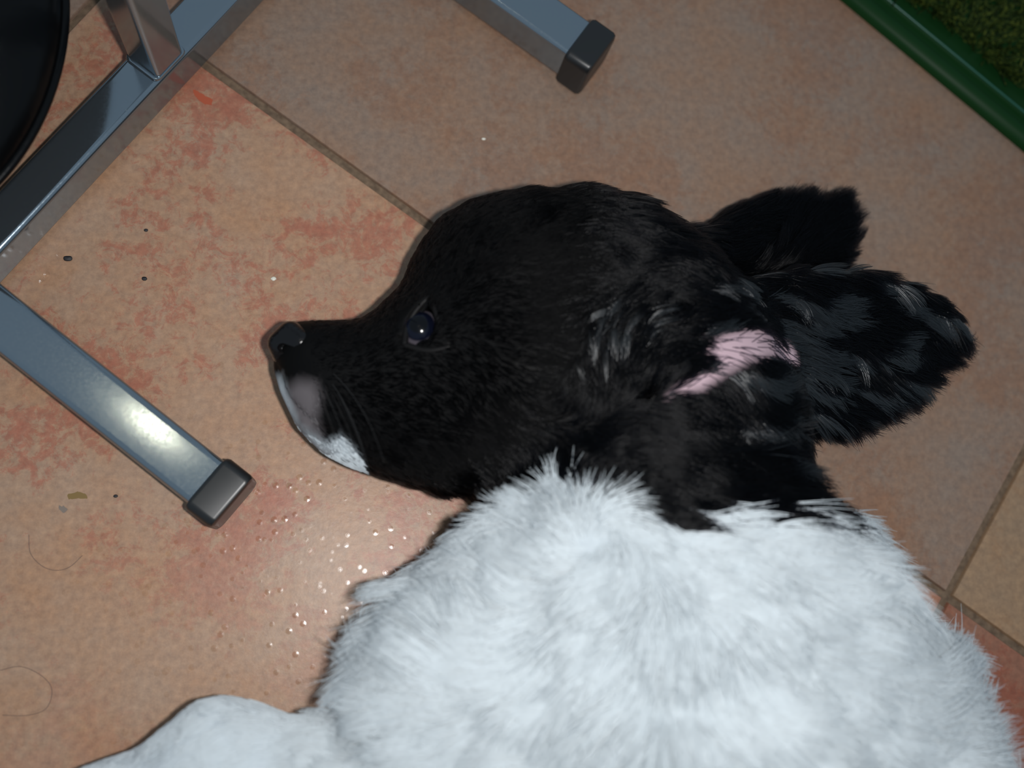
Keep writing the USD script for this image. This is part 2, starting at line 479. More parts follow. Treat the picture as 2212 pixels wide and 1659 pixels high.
def field2(samples, power=3):
    """A smooth field over the grid from (x, y, value...) samples."""
    s = np.asarray(samples)
    num, den = 0, 0
    for r in s:
        w = 1 / ((XX - r[0]) ** 2 + (YY - r[1]) ** 2 + 1e-5) ** (power / 2)
        num, den = num + w[..., None] * r[2:], den + w
    out = num / den[..., None]
    return np.stack([ndimage.gaussian_filter(out[..., k], 5.0, mode='nearest') for k in range(out.shape[-1])], -1)


def pillow(poly, samples, rim=1.0, k=3):
    """Inflates an outline: samples hold (x, y, z of the middle, half thickness); rim widens the round edge."""
    poly = smooth_closed(poly, k)
    ins = inside(poly)
    D = np.where(ins, ndimage.distance_transform_edt(ins), -ndimage.distance_transform_edt(~ins)) * VX + np.where(ins, -VX / 2, VX / 2)
    D = ndimage.gaussian_filter(D, 1.0)
    fz = field2(samples)
    z0, h = fz[..., 0][..., None], fz[..., 1][..., None]
    R = h * rim
    e = np.maximum(0, R - D[..., None]) / R
    return (np.sqrt(e ** 2 + ((gz - z0) / h) ** 2) - 1) * h


def capsule(a, b, ra, rb):
    a, b = np.asarray(a), np.asarray(b)
    ab = b - a
    px, py, pz = XX[..., None] - a[0], YY[..., None] - a[1], gz - a[2]
    t = np.clip((px * ab[0] + py * ab[1] + pz * ab[2]) / (ab @ ab), 0, 1)
    return np.sqrt((px - t * ab[0]) ** 2 + (py - t * ab[1]) ** 2 + (pz - t * ab[2]) ** 2) - (ra + (rb - ra) * t)


def smin(a, b, k):
    h = np.clip(0.5 + 0.5 * (b - a) / k, 0, 1)
    return b + (a - b) * h - k * h * (1 - h)


def S(px, py, z, h):
    p = P(px, py, z)
    return (p[0], p[1], z, h)


ZH = 0.050
zh = lambda px: float(np.interp(px, [600, 800, 1050], [0.035, 0.041, ZH]))
head_px = [(588, 745), (596, 716), (622, 702), (665, 703), (720, 701), (775, 695), (822, 672), (856, 632), (880, 585), (905, 530), (945, 482), (1000, 445), (1070, 424), (1150, 417), (1235, 417),
           (1310, 425), (1380, 452), (1440, 500), (1500, 560), (1560, 640), (1600, 740), (1610, 850), (1590, 960), (1500, 1040), (1380, 1090), (1220, 1090), (1090, 1070), (990, 1066), (900, 1052),
           (830, 1030), (760, 1010), (700, 985), (655, 945), (628, 900), (606, 850), (592, 800)]
head = pillow(np.array([P(x, y, zh(x))[:2] for x, y in head_px]), [(*P(x, y, zh(x))[:2], zh(x), h) for x, y, z, h in [(600, 750, ZH, .017), (640, 730, ZH, .020), (640, 850, ZH, .022), (740, 760, ZH, .025), (740, 900, ZH, .025), (700, 960, ZH, .018), (830, 760, ZH, .030), (900, 600, ZH, .030), (910, 710, ZH, .036),
                               (900, 920, ZH, .032), (1050, 600, ZH, .045), (1100, 800, ZH, .047), (1050, 1000, ZH, .036), (1250, 600, ZH, .048), (1300, 800, ZH, .047), (1300, 1000, ZH, .045), (1450, 750, ZH, .045), (1560, 850, ZH, .042)]], 1.0)
neck_px = [(1250, 560), (1400, 520), (1520, 580), (1640, 700), (1720, 860), (1710, 985), (1760, 1120), (1840, 1300), (1700, 1500), (1200, 1500), (1000, 1300), (1020, 1150), (1100, 1040), (1200, 900)]
neck = pillow(PV(neck_px, .055), [S(1350, 700, .05, .044), S(1400, 1000, .054, .048), S(1650, 950, .05, .042), S(1300, 1250, .062, .058), S(1700, 1250, .062, .056)], 0.9)
chest_px = [(1060, 1150), (960, 1210), (880, 1310), (830, 1400), (800, 1480), (800, 1580), (860, 1720), (930, 1900), (980, 2100), (1000, 2350), (1030, 2600), (1120, 2850), (1300, 3050), (1600, 3150), (1900, 3000), (2080, 2700), (2130, 2350),
            (2170, 2000), (2150, 1750), (2080, 1590), (2030, 1460), (1950, 1350), (1830, 1250), (1690, 1165), (1560, 1090), (1380, 1090), (1200, 1110)]
chest = pillow(PV(chest_px, .07), [S(1150, 1200, .062, .052), S(1700, 1200, .062, .055), S(1400, 1350, .068, .066), S(950, 1450, .06, .052), S(1400, 1650, .074, .074), S(1900, 1500, .06, .055), S(1000, 1700, .062, .055), S(1500, 2300, .072, .070), S(1500, 2900, .068, .062)], 0.95)
body = smin(smin(head, neck, .018), chest, .02)
# forelegs: the near one bent at the wrist into the lower left corner
J = lambda px, py, z: P(px, py, z)
for a, b, ra, rb in ((J(1080, 1760, .070), J(770, 1735, .056), .038, .028), (J(770, 1735, .056), J(480, 1655, .044), .028, .0245), (J(480, 1655, .044), J(210, 1800, .034), .0245, .022), (J(210, 1800, .034), J(70, 1920, .026), .023, .024),
                     (J(1000, 2000, .045), J(650, 2060, .030), .034, .026), (J(650, 2060, .030), J(330, 2150, .024), .025, .021), (J(330, 2150, .024), J(200, 2190, .022), .022, .022)):
    body = smin(body, capsule(a, b, ra, rb), .014)
wd = lambda x, y, z: np.array([x, y, z])
c0 = P(1300, 2850, .06)
for a, b, ra, rb in ((c0, c0 + [-.07, -.0, -.01], .055, .035), (c0 + [-.07, 0, -.01], c0 + [-.13, -.03, -.03], .032, .02), (c0 + [-.13, -.03, -.03], c0 + [-.165, -.02, -.036], .02, .021)):
    body = smin(body, capsule(a, b, ra, rb), .016)
# ears: thin leaves, the near one flopped open to the right, the far one on the floor behind
ear_px = [(1400, 770), (1470, 670), (1580, 612), (1720, 586), (1850, 578), (1960, 588), (2055, 612), (2130, 655), (2142, 705), (2085, 780), (2010, 845), (1930, 898), (1810, 928), (1690, 945), (1580, 950), (1470, 925), (1400, 880)]
ear = pillow(PV(ear_px, .060), [S(1400, 820, .090, .007), S(1500, 700, .086, .006), S(1550, 820, .074, .0065), S(1500, 920, .084, .006), S(1700, 620, .066, .005), S(1700, 760, .058, .0055), S(1680, 920, .062, .005), S(1850, 610, .054, .0045), S(1880, 760, .044, .005), S(1880, 880, .046, .0045),
                               S(2000, 640, .042, .0045), S(2080, 690, .032, .0045), S(2000, 800, .034, .0045)], 1.0)
body = smin(body, ear, .008)
ear2_px = [(1400, 520), (1500, 500), (1560, 462), (1630, 426), (1700, 418), (1760, 430), (1802, 412), (1840, 440), (1856, 490), (1848, 545), (1780, 590), (1650, 610), (1500, 620), (1400, 600)]
ear2 = pillow(PV(ear2_px, .022), [S(1420, 560, .030, .018), S(1600, 520, .018, .013), S(1750, 480, .014, .010), S(1820, 500, .012, .009)], 1.0)
body = smin(body, ear2, .010)
# folds of the inner ear
for a, b, ra, rb in ((P(1452, 790, .092), P(1560, 768, .080), .0045, .0045), (P(1560, 768, .079), P(1690, 776, .063), .0055, .006), (P(1398, 886, .092), P(1530, 832, .078), .0035, .004), (P(1500, 905, .086), P(1640, 925, .066), .003, .003)):
    body = smin(body, capsule(a, b, ra, rb), .004)
body = np.maximum(body, -capsule(P(1385, 862, .101), P(1470, 826, .090), .0035, .0035))


def top_at(px, py, z=0.07):
    """The highest point of the body under a pixel (z guesses the height)."""
    for _ in range(4):
        q = P(px, py, z)
        i, j = int(round((q[0] - gx[0]) / VX)), int(round((q[1] - gy[0]) / VX))
        col = np.nonzero(body[i, j] < 0)[0]
        k = col[-1]
        z = gz[k] + VX * body[i, j, k] / (body[i, j, k] - body[i, j, k + 1])
    return np.array([q[0], q[1], z])


# eye opening and mouth line
almond_px = [(874, 744), (880, 706), (900, 668), (930, 643), (946, 684), (972, 748), (925, 756)]
eye_r = 0.0098
eye_top = top_at(914, 704)
eye_c = eye_top - np.array([0, 0, eye_r + 0.0012])
alm = inside(smooth_closed(PV(almond_px, eye_top[2]), 3))
alm = ndimage.gaussian_filter(np.where(alm, -ndimage.distance_transform_edt(alm), ndimage.distance_transform_edt(~alm)) * VX, 0.6)
sock = np.sqrt((XX[..., None] - eye_c[0]) ** 2 + (YY[..., None] - eye_c[1]) ** 2 + (gz - eye_c[2]) ** 2) - eye_r * 1.25
lid_line = [top_at(x, y) for x, y in almond_px]
for q0_, q1_, r_m in (((598, 792), (628, 868), .0016), ((628, 868), (700, 938), .0018), ((700, 938), (752, 938), .0016)):
    a, b = top_at(*q0_), top_at(*q1_)
    body = np.maximum(body, -(capsule(a, b, r_m, r_m)))
body = np.maximum(body, -np.maximum(sock, alm[..., None]))
body = np.maximum(body, 0.0004 - gz[None, None, :])


def surface_nets(f, origin, step):
    inside_ = f < 0
    nx, ny, nz = f.shape
    cnt = np.zeros((nx - 1, ny - 1, nz - 1), np.int8)
    cs = [(i, j, k) for i in (0, 1) for j in (0, 1) for k in (0, 1)]
    sl = lambda c: tuple(slice(o, n - 1 + o) for o, n in zip(c, (nx, ny, nz)))
    for c in cs:
        cnt += inside_[sl(c)]
    act = (cnt > 0) & (cnt < 8)
    idx = np.full(act.shape, -1)
    idx[act] = np.arange(act.sum())
    cell = np.argwhere(act)
    pos, num = np.zeros((len(cell), 3)), np.zeros(len(cell))
    for a in range(8):
        for b in range(a + 1, 8):
            ca_, cb_ = np.array(cs[a]), np.array(cs[b])
            if np.abs(ca_ - cb_).sum() != 1:
                continue
            fa, fb = f[tuple((cell + ca_).T)], f[tuple((cell + cb_).T)]
            x = (fa < 0) != (fb < 0)
            t = np.where(x, fa / np.where(x, fa - fb, 1), 0)
            pos += np.where(x[:, None], ca_ + t[:, None] * (cb_ - ca_), 0)
            num += x
    v = (cell + pos / num[:, None]) * step + origin
    faces = []
    for ax in range(3):
        o1, o2 = [(1, 2), (2, 0), (0, 1)][ax]
        s0, s1 = [slice(None)] * 3, [slice(None)] * 3
        s0[ax], s1[ax] = slice(0, -1), slice(1, None)
        ch = inside_[tuple(s0)] != inside_[tuple(s1)]
        e = np.argwhere(ch)
        e = e[(e[:, o1] > 0) & (e[:, o2] > 0) & (e[:, o1] < f.shape[o1] - 1) & (e[:, o2] < f.shape[o2] - 1)]
        d1, d2 = np.eye(3, dtype=int)[o1], np.eye(3, dtype=int)[o2]
        q = [idx[tuple(x.T)] for x in (e - d1 - d2, e - d2, e, e - d1)]
        flip = ~inside_[tuple(e.T)]
        quad = np.stack(q, 1)
        quad[flip] = quad[flip][:, ::-1]
        faces.append(quad)
    quad = np.vstack(faces)
    return v, np.vstack([quad[:, [0, 1, 2]], quad[:, [0, 2, 3]]])


bv, bf = surface_nets(body, np.array([gx[0], gy[0], gz[0]]), VX)
bm = trimesh.Trimesh(bv, bf, process=False)
bm = max(bm.split(only_watertight=False), key=lambda m: len(m.faces))
trimesh.smoothing.filter_taubin(bm, lamb=0.5, nu=0.52, iterations=12)
bv = np.array(bm.vertices)
q_ = PIX(bv)
rough_ = np.clip((q_[:, 1] - 980) / 200, 0, 1) * (1 - 0.6 * (q_[:, 0] < 720))
bv += np.array(bm.vertex_normals) * ((meshkit.fbm(bv * 36, 3, 8) - 0.5) * 0.011 * rough_)[:, None]
bv[:, 2] = np.maximum(bv[:, 2], 0.0003)
bm = trimesh.Trimesh(bv, bm.faces, process=False)
vn = np.array(bm.vertex_normals)

# colours of the coat, in the plane of the floor (the head lies on its side, so both sides match)
shp = lambda pts, z: sg.Polygon(PV(pts, z))
white_px = [(400, 1480), (700, 1380), (820, 1230), (960, 1110), (1020, 1098), (1090, 1118), (1150, 1092), (1180, 1062), (1215, 1090), (1260, 1112), (1330, 1098), (1390, 1105), (1420, 1130), (1480, 1095), (1560, 1110), (1640, 1095), (1720, 1100), (1760, 1060),
            (1800, 1060), (2300, 1100), (2500, 3600), (-400, 3600), (-400, 1700)]
chin_px = [(560, 780), (600, 790), (640, 905), (700, 945), (738, 933), (775, 975), (800, 1030), (820, 1080), (560, 1060)]
muzzle_px = [(602, 822), (640, 806), (676, 815), (688, 845), (680, 890), (690, 930), (640, 905), (615, 860)]
pink_px = [(1440, 790), (1480, 768), (1560, 745), (1610, 722), (1670, 725), (1715, 755), (1725, 790), (1690, 796), (1620, 792), (1560, 812), (1510, 840), (1460, 872), (1390, 890), (1420, 860), (1470, 825)]
import shapely
WHITE_P, CHIN_P, MUZ_P, PINK_P = shp(white_px, .10), shp(chin_px, .065), shp(muzzle_px, .072), shp(pink_px, .066)
has = lambda poly, xy: shapely.contains_xy(poly, xy[:, 0], xy[:, 1])


def coat_of(p, n=None, along=None):
    """0 black, 1 white, 2 grey muzzle, 3 pink ear skin."""
    xy = p[:, :2]
    jit = xy + (np.stack([meshkit.noise(np.c_[xy * 150, np.zeros(len(xy))], 3), meshkit.noise(np.c_[xy * 150, np.ones(len(xy))], 9)], 1) - 0.5) * 0.012
    if along is not None:
        jit = jit - along * (np.clip(meshkit.noise(np.c_[xy * 130, np.zeros(len(xy))], 31) - 0.35, 0, 1) * 0.030)[:, None]
    c = np.zeros(len(p), int)
    c[has(WHITE_P, jit)] = 1
    c[has(CHIN_P, xy)] = 1
    c[has(MUZ_P, xy)] = 2
    if n is not None:
        c[has(PINK_P, xy) & (n[:, 2] > 0.1)] = 3
    return c


COATS = np.array([(0.0018, 0.0017, 0.0018), (0.50, 0.55, 0.585), (0.13, 0.115, 0.12), (0.50, 0.36, 0.40)])


def soft(poly, xy, w):
    d = shapely.distance(poly, shapely.points(xy)) - shapely.distance(poly.boundary, shapely.points(xy)) * shapely.contains_xy(poly, xy[:, 0], xy[:, 1])
    return np.clip(0.5 - d / w, 0, 1)[:, None]


vc = np.tile(COATS[0], (len(bv), 1))
vc = vc + (COATS[2] - vc) * soft(MUZ_P, bv[:, :2], .007)
vc = vc + (COATS[1] - vc) * np.maximum(soft(WHITE_P, bv[:, :2], .004), 0.75 * soft(CHIN_P, bv[:, :2], .004))
vc = vc + (COATS[3] - vc) * soft(PINK_P, bv[:, :2], .005) * (vn[:, 2:3] > 0.1)
SKIN = mat('puppy_skin', {'a': ('attribute', {'attribute': 'coat'}), 'p': ('principled_bsdf', {'roughness': 0.6, 'specular_ior_level': 0.12})}, [('a.color', 'p.base_color')])
hp = P(1100, 800, 0)
puppy = thing('puppy', 'black and white long-haired puppy lying on its side on the tiles', 'puppy', (hp[0], hp[1], 0))
PO = np.array([hp[0], hp[1], 0])
obj('body', trimesh.Trimesh(bv - PO, bm.faces, process=False), SKIN, puppy, smooth=True, color=vc)

# ---- fur
flow = [  # pixel, direction in the picture, length mm, lift, spread
    (620, 720, .9, -.1, 1.2, .15, .2), (700, 725, 1, -.05, 3, .25, .2), (790, 720, .9, -.3, 3.5, .25, .2), (640, 850, .5, .8, 2.0, .2, .2), (600, 830, .3, .9, 1.0, .15, .1), (720, 970, .8, .5, 3.5, .2, .2), (640, 930, .6, .7, 2.0, .15, .2), (780, 850, .8, .5, 5, .25, .3), (860, 1000, .8, .5, 6, .25, .3),
    (850, 640, .5, -.8, 4, .3, .2), (920, 640, .8, -.5, 2.5, .2, .2), (920, 780, .9, .3, 3.5, .2, .3), (900, 880, .9, .4, 6, .25, .3), (1000, 480, .8, -.5, 5, .3, .2), (1000, 650, .95, -.1, 5, .25, .3), (1050, 900, .8, .5, 8, .25, .3),
    (1200, 440, 1, -.05, 8, .35, .3), (1150, 600, 1, .1, 8, .25, .3), (1380, 455, .95, .0, 17, .45, .5), (1450, 530, .9, .15, 20, .45, .6), (1180, 780, .8, .4, 9, .25, .3), (1300, 800, .1, -1, 13, .45, .5), (1240, 860, -.1, -1, 11, .4, .5),
    (1360, 700, .5, -.5, 16, .4, .5), (1200, 980, .4, .8, 13, .35, .4), (1000, 1050, .3, .8, 11, .3, .4), (1100, 1070, .3, .9, 14, .35, .4), (1350, 970, .7, .6, 18, .35, .5), (1450, 1050, .7, .6, 20, .35, .5), (1600, 1000, .9, .3, 26, .4, .5), (1700, 1060, .85, .5, 30, .4, .5), (1560, 1070, .8, .5, 28, .35, .5),
    (1480, 750, .95, -.2, 12, .4, .5), (1500, 870, .85, .4, 15, .4, .5), (1600, 700, .95, -.1, 15, .35, .4), (1800, 640, .97, .1, 17, .35, .4), (2000, 660, .9, .3, 18, .35, .4), (2090, 690, .85, .45, 17, .3, .4), (2000, 820, .75, .6, 17, .35, .4), (1850, 800, .9, .35, 16, .35, .4), (1850, 890, .8, .5, 18, .35, .4), (1700, 930, .85, .45, 20, .35, .4), (1600, 830, .9, .35, 13, .35, .5),
    (1520, 500, .85, -.4, 16, .35, .4), (1650, 450, .9, -.3, 14, .35, .3), (1740, 440, .9, -.2, 12, .35, .3), (1815, 440, -.1, -1, 24, .35, .2), (1800, 455, .1, -1, 20, .35, .2), (1845, 500, .5, .6, 14, .3, .4), (1700, 560, .9, .3, 14, .35, .4),
    (1180, 1060, .05, -1, 17, .45, .4), (1130, 1110, -.5, -.6, 22, .5, .5), (1050, 1130, -.8, -.3, 22, .45, .4), (900, 1230, -.7, -.6, 34, .45, .4), (780, 1400, -.75, -.55, 36, .45, .4), (720, 1500, -.8, -.5, 34, .45, .4), (1000, 1350, -.85, -.35, 32, .45, .6), (950, 1550, -.8, -.3, 30, .45, .6),
    (1290, 1080, .7, -.3, 18, .5, .5), (1380, 1100, .5, .8, 18, .5, .5), (1600, 1130, .8, .3, 30, .45, .5), (1760, 1120, .85, .45, 36, .5, .5), (1850, 1180, .85, .4, 46, .45, .5), (1960, 1270, .8, .1, 44, .4, .5), (2000, 1330, .85, -.5, 42, .4, .5), (2050, 1420, .85, -.4, 42, .4, .5), (2080, 1560, .85, -.3, 43, .4, .5), (2100, 1640, .9, .1, 43, .4, .5),
    (1500, 1250, .5, .6, 24, .5, .8), (1300, 1250, -.3, .7, 24, .5, .8), (1300, 1450, -.6, .5, 30, .45, .8), (1700, 1380, .9, .1, 32, .45, .7), (1500, 1500, .3, .8, 30, .45, .8), (1750, 1560, .9, -.1, 32, .45, .6), (1150, 1600, -.7, .4, 28, .45, .7), (1500, 2000, .1, 1, 26, .35, .7), (1500, 2600, .1, 1, 26, .35, .6),
    (700, 1570, -.8, .1, 14, .3, .4), (480, 1560, -.9, .2, 6, .2, .3), (300, 1640, -.8, .5, 5, .2, .3), (600, 1640, -.9, .2, 7, .2, .3), (120, 1800, -.7, .6, 5, .2, .3), (650, 2060, -.9, .2, 6, .2, .3)]
fl = np.array(flow)
fxy = PV(fl[:, :2], .085)
# picture directions -> floor directions
f2 = PV(fl[:, :2] + fl[:, 2:4] * 5, .085) - fxy
f2 /= np.linalg.norm(f2, axis=1, keepdims=True)
ftree = cKDTree(fxy)


def flow_at(xy):
    d, i = ftree.query(xy, k=5)
    w = 1 / (d ** 2 + 4e-5)
    w /= w.sum(1, keepdims=True)
    val = np.concatenate([f2, fl[:, 4:7]], 1)[i]
    o = (val * w[..., None]).sum(1)
    return o[:, :2], o[:, 2] / 1000, o[:, 3], o[:, 4]


def grow(count, weight_fn, seed):
    r = np.random.default_rng(seed)
    area = bm.area_faces
    cen = bm.triangles_center
    w = area * weight_fn(cen, np.array(bm.face_normals))
    fi = r.choice(len(area), count, p=w / w.sum())
    u, v = r.random(count), r.random(count)
    s = u + v > 1
    u[s], v[s] = 1 - u[s], 1 - v[s]
    t = bm.triangles[fi]
    p = t[:, 0] + u[:, None] * (t[:, 1] - t[:, 0]) + v[:, None] * (t[:, 2] - t[:, 0])
    idx = bm.faces[fi]
    n = vn[idx[:, 0]] * (1 - u - v)[:, None] + vn[idx[:, 1]] * u[:, None] + vn[idx[:, 2]] * v[:, None]
    return p, n / np.linalg.norm(n, axis=1, keepdims=True), r


TS = np.linspace(0, 1, 6)


def comb(p, n, r, clump=0.55, per=34, thin=1.0):
    d2, L, lift, spread = flow_at(p[:, :2])
    sw = (meshkit.fbm(np.c_[p[:, :2] * 38, np.zeros(len(p))], 3, 21) - 0.5) * 4.2 * spread + (meshkit.fbm(np.c_[p[:, :2] * 160, np.zeros(len(p))], 2, 4) - 0.5) * 1.4 * spread
    sw = sw + r.normal(0, 0.10, len(p))
    c, s = np.cos(sw), np.sin(sw)
    d = np.stack([d2[:, 0] * c - d2[:, 1] * s, d2[:, 0] * s + d2[:, 1] * c, np.zeros(len(p))], 1)
    d /= np.linalg.norm(d, axis=1, keepdims=True) + 1e-9
    down = np.where(n[:, 2:3] < 0.35, np.array([[0, 0, -0.35]]), 0)
    tng = d + down - ((d + down) * n).sum(1, keepdims=True) * n
    ln = np.linalg.norm(tng, axis=1, keepdims=True)
    # where the surface turns straight away from the flow keep some of the flow itself
    tng = tng / np.maximum(ln, 0.25)
    L = L * r.uniform(0.65, 1.15, len(p)) * thin
    lf = lift * r.uniform(0.6, 1.3, len(p))
    bend = r.normal(0, 0.14, len(p))
    kk = 0.9 * np.clip(0.006 / L, 0.6, 1.5)
    side = np.cross(n, tng)
    pts = np.stack([p - n * 0.0003 + L[:, None] * (tng * t + n * (lf * (1.6 * t - 1.0 * t * t) * kk)[:, None] + side * (bend * t * t)[:, None] + d * (0.10 * t * t)) for t in TS], 1)
    # clumps
    m = max(1, len(p) // per)
    ci = r.choice(len(p), m, replace=False)
    _, who = cKDTree(p[ci]).query(p)
    guide = pts[ci][who]
    same = np.clip(1 - np.linalg.norm(p - p[ci][who], axis=1) / 0.012, 0, 1)[:, None, None]
    pull = (clump * TS ** 1.3)[None, :, None] * same
    pts = pts * (1 - pull) + guide * pull
    pts[..., 2] = np.maximum(pts[..., 2], 0.0008)
    return pts, L


def seen_weight(c, n):
    q = PIX(c)
    inn = (q[:, 0] > -150) & (q[:, 0] < W + 150) & (q[:, 1] > -100) & (q[:, 1] < H + 130)
    return np.where(inn, np.where(n[:, 2] > -0.1, 1.0, 0.3), 0.10)


def hair_mat(name, color, rough, spec):
    return mat(name, {'h': ('hair_info', {}), 'r': ('rgb_ramp', {'ramp': [(0.0, tuple(0.8 * c for c in color)), (1.0, tuple(min(1, 1.1 * c) for c in color))]}),
                      'p': ('principled_bsdf', {'base_color': color, 'roughness': rough, 'specular_ior_level': spec})})


WHITE_HAIR = hair_mat('white_fur', (0.59, 0.645, 0.675), 0.55, 0.25)
BLACK_HAIR = mat('black_fur', {'p': ('principled_hair_bsdf', {'model': 'Chiang', 'parametrization': 'Direct coloring', 'color': (0.0035, 0.0036, 0.0050), 'roughness': 0.2, 'radial_roughness': 0.3, 'ior': 1.22})})
GREY_HAIR = hair_mat('grey_fur', (0.13, 0.12, 0.125), 0.5, 0.3)
GLOSS_HAIR = mat('gloss_fur', {'p': ('principled_hair_bsdf', {'model': 'Chiang', 'parametrization': 'Direct coloring', 'color': (0.006, 0.0068, 0.0075), 'roughness': 0.26, 'radial_roughness': 0.3, 'ior': 1.62, 'coat': 0.3})})
FACE_HAIR = mat('face_fur', {'p': ('principled_hair_bsdf', {'model': 'Chiang', 'parametrization': 'Direct coloring', 'color': (0.0025, 0.0025, 0.003), 'roughness': 0.3, 'radial_roughness': 0.4, 'ior': 1.15})})

p, n, r = grow(190000, seen_weight, 11)
cz = coat_of(p, n, flow_at(p[:, :2])[0])
keep = np.linalg.norm(p - eye_c, axis=1) > 0.0125
nose_xy = P(598, 745, .05)[:2]
keep &= ~((PIX(p)[:, 0] < 665) & (PIX(p)[:, 1] < 782))
keep &= ~((cz == 3) & (r.random(len(p)) > 0.05))
p, n, cz = p[keep], n[keep], cz[keep]
hq = PIX(p)
cz[(cz == 0) & (flow_at(p[:, :2])[1] < 0.009 + 0.006 * r.random(len(p))) & (hq[:, 0] < 1240 + 160 * r.random(len(p)))] = 4
EAR_P = shp([(1440, 640), (1700, 570), (1950, 560), (2180, 640), (2160, 760), (1950, 920), (1700, 980), (1780, 1060), (1500, 1010), (1420, 920)], .05)
FAN_P = shp([(1250, 700), (1300, 650), (1390, 660), (1400, 760), (1360, 860), (1260, 850)], .095)
lock = meshkit.noise(np.c_[p[:, 0] * 60, p[:, 1] * 190, np.zeros(len(p))], 77)
blk = (cz == 0) | (cz == 4)
cz[blk & has(EAR_P, p[:, :2]) & (lock > 0.60) & (n[:, 2] > 0)] = 5
cz[blk & has(FAN_P, p[:, :2]) & (meshkit.noise(np.c_[p[:, 0] * 380, p[:, 1] * 110, np.zeros(len(p))], 5) > 0.70)] = 5
for k, name, matr, wid, per, clump in ((0, 'black_coat', BLACK_HAIR, 0.00040, 60, 0.72), (1, 'white_coat', WHITE_HAIR, 0.00042, 130, 0.78), (2, 'grey_coat', GREY_HAIR, 0.0003, 20, 0.2), (4, 'face_coat', FACE_HAIR, 0.0003, 30, 0.4), (5, 'glossy_locks', GLOSS_HAIR, 0.00042, 22, 0.85)):
    sel = (cz == k) | ((cz == 3) & (k == 0))
    pts, L = comb(p[sel], n[sel], np.random.default_rng(50 + k), clump, per)
    wroot = np.minimum(wid, L * 0.05 + 0.00014)
    width = wroot[:, None] * np.array([1.0, 1.0, 0.95, 0.8, 0.55, 0.2])
    tag(curves(name, pts - PO, width, matr, puppy), {0: 'black fur of head, neck and ears', 1: 'long white fur of chest, leg and chin', 2: 'short grey fur of the muzzle', 4: 'short black fur of the face', 5: 'glossy black locks inside the near ear'}[k], kind='stuff')

# ---- nose, eye, whiskers
NOSE = mat('nose_leather', {'g': ('geometry', {}), 'v': ('voronoi_texture', {'scale': 900.0}), 'b': ('bump', {'strength': 0.3, 'distance': 0.0004}),
                            'p': ('principled_bsdf', {'base_color': (0.005, 0.0045, 0.005), 'roughness': 0.24, 'specular_ior_level': 0.4})}, [('g.position', 'v.vector'), ('v.distance', 'b.height'), ('b.normal', 'p.normal')])


def blob(parts, smooth_it=8, length=0.0015):
    m = None
    for group in parts:
        h_ = manifold3d.Manifold.batch_hull([manifold3d.Manifold.sphere(rad, 24).translate([float(x) for x in c]) for c, rad in group])
        m = h_ if m is None else m + h_
    mm = m.refine_to_length(length).to_mesh()
    t = trimesh.Trimesh(mm.vert_properties[:, :3], mm.tri_verts)
    trimesh.smoothing.filter_taubin(t, iterations=smooth_it)
    return t


def HZ(px, py, dz):
    return P(px, py, 0.036 + dz) - PO


nose = blob([[(HZ(606, 742, .0105), .0058), (HZ(606, 742, -.0105), .0058), (HZ(628, 722, .0115), .0060), (HZ(628, 722, -.0115), .0060), (HZ(652, 740, .0145), .0058), (HZ(652, 740, -.0145), .0058), (HZ(612, 766, .006), .0050), (HZ(612, 766, -.006), .0050)],
             [(HZ(604, 768, 0), .0035), (HZ(612, 788, 0), .003), (HZ(640, 762, .0135), .0045), (HZ(640, 762, -.0135), .0045)]])
cut = None
for sgn in (1, -1):
    s_ = manifold3d.Manifold.sphere(0.0028, 20).scale([1.0, 0.8, 1.0]).translate([float(x) for x in HZ(612, 752, sgn * .0158)])
    s2 = manifold3d.Manifold.sphere(0.0017, 16).translate([float(x) for x in HZ(642, 760, sgn * .0185)])
    hh = manifold3d.Manifold.batch_hull([s_, s2])
    cut = hh if cut is None else cut + hh
try:
    nm = manifold3d.Manifold(manifold3d.Mesh(np.asarray(nose.vertices, np.float32), np.asarray(nose.faces, np.uint32))) - cut
    nm = nm.to_mesh()
    nose = trimesh.Trimesh(nm.vert_properties[:, :3], nm.tri_verts)
except Exception:
    pass
obj('nose', nose, NOSE, puppy, smooth=40)

# eyeball looking to the upper left of the picture, with its lids
EYE = mat('eyeball', {'a': ('attribute', {'attribute': 'coat'}), 'p': ('principled_bsdf', {'roughness': 0.14, 'specular_ior_level': 0.3})}, [('a.color', 'p.base_color')])
er = eye_r
es = trimesh.creation.icosphere(5, er)
gaze = P(905, 698, eye_top[2]) - eye_c
gaze[2] = er * 0.9
gaze /= np.linalg.norm(gaze)
dirs = es.vertices / er
ang = np.degrees(np.arccos(np.clip(dirs @ gaze, -1, 1)))
sclera, iris, pupil = np.array([0.075, 0.066, 0.08]), np.array([0.003, 0.004, 0.010]), np.array([0.002, 0.002, 0.003])
blend = lambda a, lo_, hi_: np.clip((a - lo_) / (hi_ - lo_), 0, 1)[:, None]
ecol = pupil + (iris - pupil) * blend(ang, 22, 26)
ecol = ecol + (sclera - ecol) * blend(ang, 42, 48)
ev = es.vertices * (1 + 0.04 * np.clip(1 - ang / 45, 0, 1))[:, None]
eyeball = obj('eyeball', trimesh.Trimesh(ev + eye_c - PO, es.faces, process=False), EYE, puppy, smooth=True, color=ecol)
LID = plain('eyelid', (0.006, 0.0055, 0.0055), 0.5, spec=0.15)


